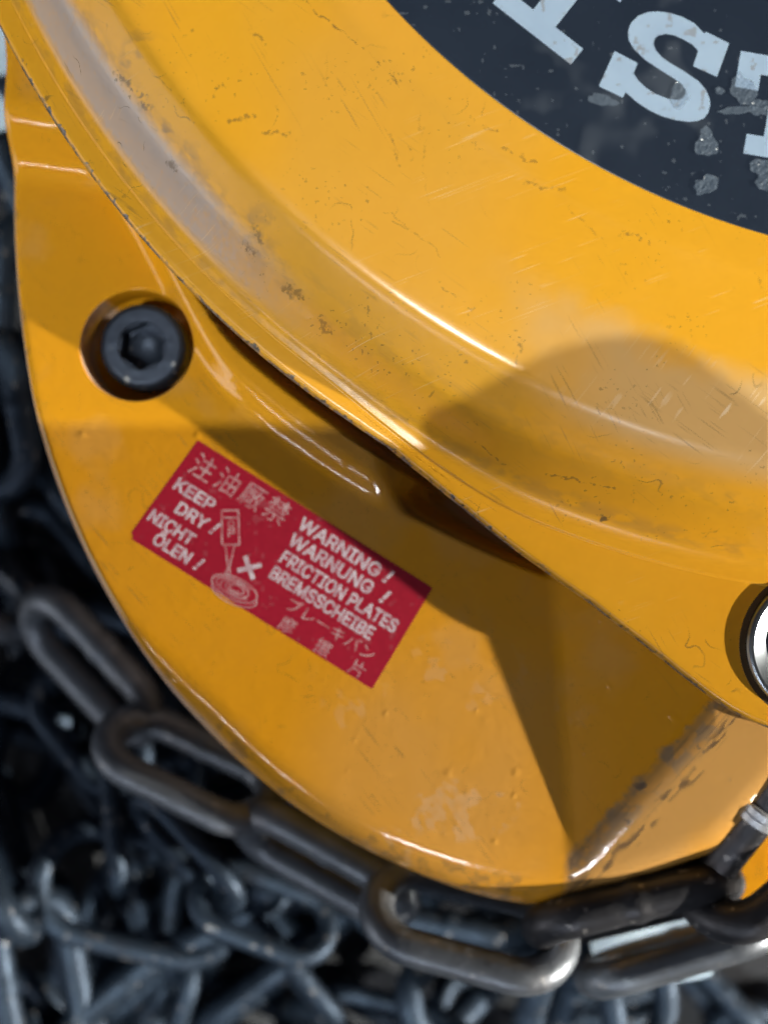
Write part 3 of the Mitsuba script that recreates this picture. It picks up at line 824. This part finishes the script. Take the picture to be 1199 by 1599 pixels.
def strand(pts3, kind, label):
    """a chain laid along a curve, every other link turned a quarter"""
    global strand_no
    name = 'heap_chain' if strand_no == 0 else f'heap_chain_{strand_no:03d}'
    strand_no += 1
    pts3 = np.array(pts3, float)
    tck_, _ = splprep(pts3.T, s=0, k=min(3, len(pts3) - 1))
    c = np.array(splev(np.linspace(0, 1, 400), tck_)).T
    s_ = np.concatenate([[0], np.cumsum(np.linalg.norm(np.diff(c, axis=0), axis=1))])
    n = int(s_[-1] / PITCH[kind])
    roll0 = hr.uniform(0, 1.5)
    for i_ in range(n):
        at = (i_ + 0.5) * PITCH[kind]
        q_ = np.array([np.interp(at, s_, c[:, k_]) for k_ in range(3)])
        d_ = np.array([np.interp(at + .004, s_, c[:, k_]) - np.interp(at - .004, s_, c[:, k_]) for k_ in range(3)])
        place_link(name, HEAP[kind], q_ + hr.normal(0, .0012, 3), d_ + hr.normal(0, .001, 3), roll0 + (i_ % 2) * np.pi / 2 + hr.normal(0, .25))
    labels[name] = {'label': label, 'category': 'chain', 'group': 'chains in the heap'}


def wander(px, py, ang, z, n=6, step=0.026, turn=0.5):
    p_ = P(px, py, z); out = [p_.copy()]
    for _ in range(n):
        ang += hr.normal(0, turn)
        p_ = p_ + step * np.array([math.cos(ang), math.sin(ang), 0]) + np.array([0, 0, hr.normal(0, .004)])
        p_[2] = min(max(p_[2], -.074), -.044)
        out.append(p_.copy())
    return out


for (px, py, ang, z, kind, n, lab) in (
        (-40, 420, -1.4, -.046, 2, 5, 'chain of the heap running down beside the left edge of the yellow body'),
        (-10, 180, -1.45, -.034, 2, 5, 'thick chain of the heap close under the upper left edge of the yellow body'),
        (-45, 560, -1.3, -.036, 2, 5, 'thick chain of the heap running down left of the socket bolt'),
        (60, 700, -1.2, -.052, 2, 5, 'thick chain of the heap deep below the left rim of the body'),
        (-60, 100, -1.2, -.050, 2, 6, 'chain of the heap at the upper left edge of the picture'),
        (10, 640, -1.1, -.050, 2, 6, 'chain of the heap left of the red sticker, under the rim'),
        (-90, 760, -0.3, -.056, 1, 6, 'thin chain of the heap at the left edge under the load chain'),
        (40, 880, -1.3, -.060, 2, 6, 'chain of the heap passing below the load chain at left'),
        (-60, 1130, -0.5, -.055, 2, 5, 'thick chain of the heap at the lower left edge'),
        (-80, 1300, -0.9, -.042, 2, 5, 'thick chain of the heap rising near the lower left corner'),
        (20, 1540, 0.3, -.055, 0, 7, 'chain of the heap along the bottom left of the picture'),
        (150, 1620, 0.5, -.045, 2, 5, 'thick chain of the heap at the bottom edge, left of middle'),
        (330, 1560, 0.1, -.052, 2, 6, 'chain of the heap below the hand chain'),
        (520, 1600, 0.7, -.050, 1, 7, 'thin chain of the heap under the middle of the load chain'),
        (640, 1580, 0.0, -.045, 2, 6, 'chain of the heap along the bottom right of the picture'),
        (820, 1640, 0.8, -.046, 2, 5, 'thick chain of the heap at the lower right'),
        (1000, 1600, 0.4, -.042, 0, 5, 'chain of the heap in the lower right corner'),
        (250, 1180, -0.6, -.062, 1, 8, 'thin chain of the heap deep below the yellow rim'),
        (420, 1330, -0.4, -.062, 0, 8, 'chain of the heap deep between load chain and rim'),
        (120, 1200, -1.0, -.064, 0, 6, 'chain of the heap deep under the hand chain'),
        (700, 1450, -0.1, -.066, 1, 6, 'thin chain of the heap deep below the right of the load chain'),
        (-120, 980, 0.2, -.066, 1, 8, 'thin chain of the heap on the floor at left'),
        (200, 1420, -0.2, -.066, 2, 7, 'thick chain of the heap on the floor at lower left'),
        (560, 1540, -0.4, -.064, 0, 7, 'chain of the heap on the floor at the bottom'),
        (900, 1560, 0.1, -.064, 0, 6, 'chain of the heap on the floor at the lower right')):
    strand(wander(px, py, ang, z - 0.007, n), kind, lab)

# pale blue plastic sheet under the heap, showing at the upper left and between the links at lower right
def rag(px_pts, z, seed):
    poly = sg.Polygon([P(*q, z)[:2] for q in px_pts]).buffer(0.004).buffer(-0.002)
    b_ = poly.bounds
    gx_, gy_ = np.meshgrid(np.arange(b_[0], b_[2], .002), np.arange(b_[1], b_[3], .002))
    g_ = np.stack([gx_.ravel(), gy_.ravel()], 1); g_ = g_[shapely.contains_xy(poly.buffer(-.0008), g_[:, 0], g_[:, 1])]
    L_ = poly.exterior.length; n_ = int(L_ / .002)
    pts_ = np.vstack([[poly.exterior.interpolate(t * L_ / n_).coords[0] for t in range(n_)], g_])
    tr = Delaunay(pts_).simplices; ce = pts_[tr].mean(1); tr = tr[shapely.contains_xy(poly, ce[:, 0], ce[:, 1])]
    zz = z + 0.004 * (meshkit.fbm(np.column_stack([pts_ * 60, np.full(len(pts_), seed)]), 3) - .5)
    top = np.column_stack([pts_, zz]); bot = top - (0, 0, .0004)
    return trimesh.Trimesh(np.vstack([top, bot]), np.vstack([tr, tr[:, ::-1] + len(pts_)]), process=False)


add('plastic_sheet', rag(((935, 1450), (980, 1405), (1085, 1390), (1115, 1450), (1100, 1510), (950, 1530)), -0.030, 1), 'blue_plastic', label='pale blue plastic scrap showing between the dark links at lower right', category='plastic scrap', smooth=True)
add('plastic_sheet', rag(((-60, -40), (10, -40), (12, 60), (10, 180), (-60, 200)), -0.034, 2), 'blue_plastic', label='thin pale blue plastic scrap at the upper left edge of the picture', category='plastic scrap', smooth=True)

# ------------------------------------------------------------------ the photographer's phone, above the camera: it shades the lower right of the hoist
H = 0.235
LAMP = KEY_DIR * 2.0


def shade(px, py, z, h=None):
    """the point at the phone's height whose shadow falls on this point"""
    q = P(px, py, z); t = ((h or H) - z) / (LAMP[2] - z)
    return (q + (LAMP - q) * t)[:2]


y_top = shade(300, 662, 0, H + 0.008)[1]


def slab(x0, x1, y0, y1, z0, z1, r):
    pg = sg.box(x0 + r, y0 + r, x1 - r, y1 - r).buffer(r, 12)
    e = trimesh.creation.extrude_polygon(pg, z1 - z0, engine='earcut'); e.apply_translation((0, 0, z0))
    return e


add('phone__case', slab(-0.135, 0.035, y_top - 0.078, y_top, H, H + 0.008, 0.009), 'phone_case')
gp = [shade(*q, .028, H + 0.006) for q in ((640, 668), (700, 640), (755, 605), (810, 570), (870, 543), (935, 526), (1000, 521), (1050, 530), (1100, 562), (1150, 605), (1199, 645), (1270, 690), (1330, 760), (1100, 800), (800, 790), (660, 740))]
gp = sg.Polygon(gp).buffer(-0.002).buffer(0.004).buffer(-0.002)
gm = trimesh.creation.extrude_polygon(gp, 0.006, engine='earcut'); gm.apply_translation((0, 0, H))
add('phone__hand_blocker', gm, 'phone_case')  # added slab in place of the hand, outlined to cast its rounded shadow
labels['phone'] = {'label': 'dark phone held above the hoist, its camera looking down', 'category': 'phone'}
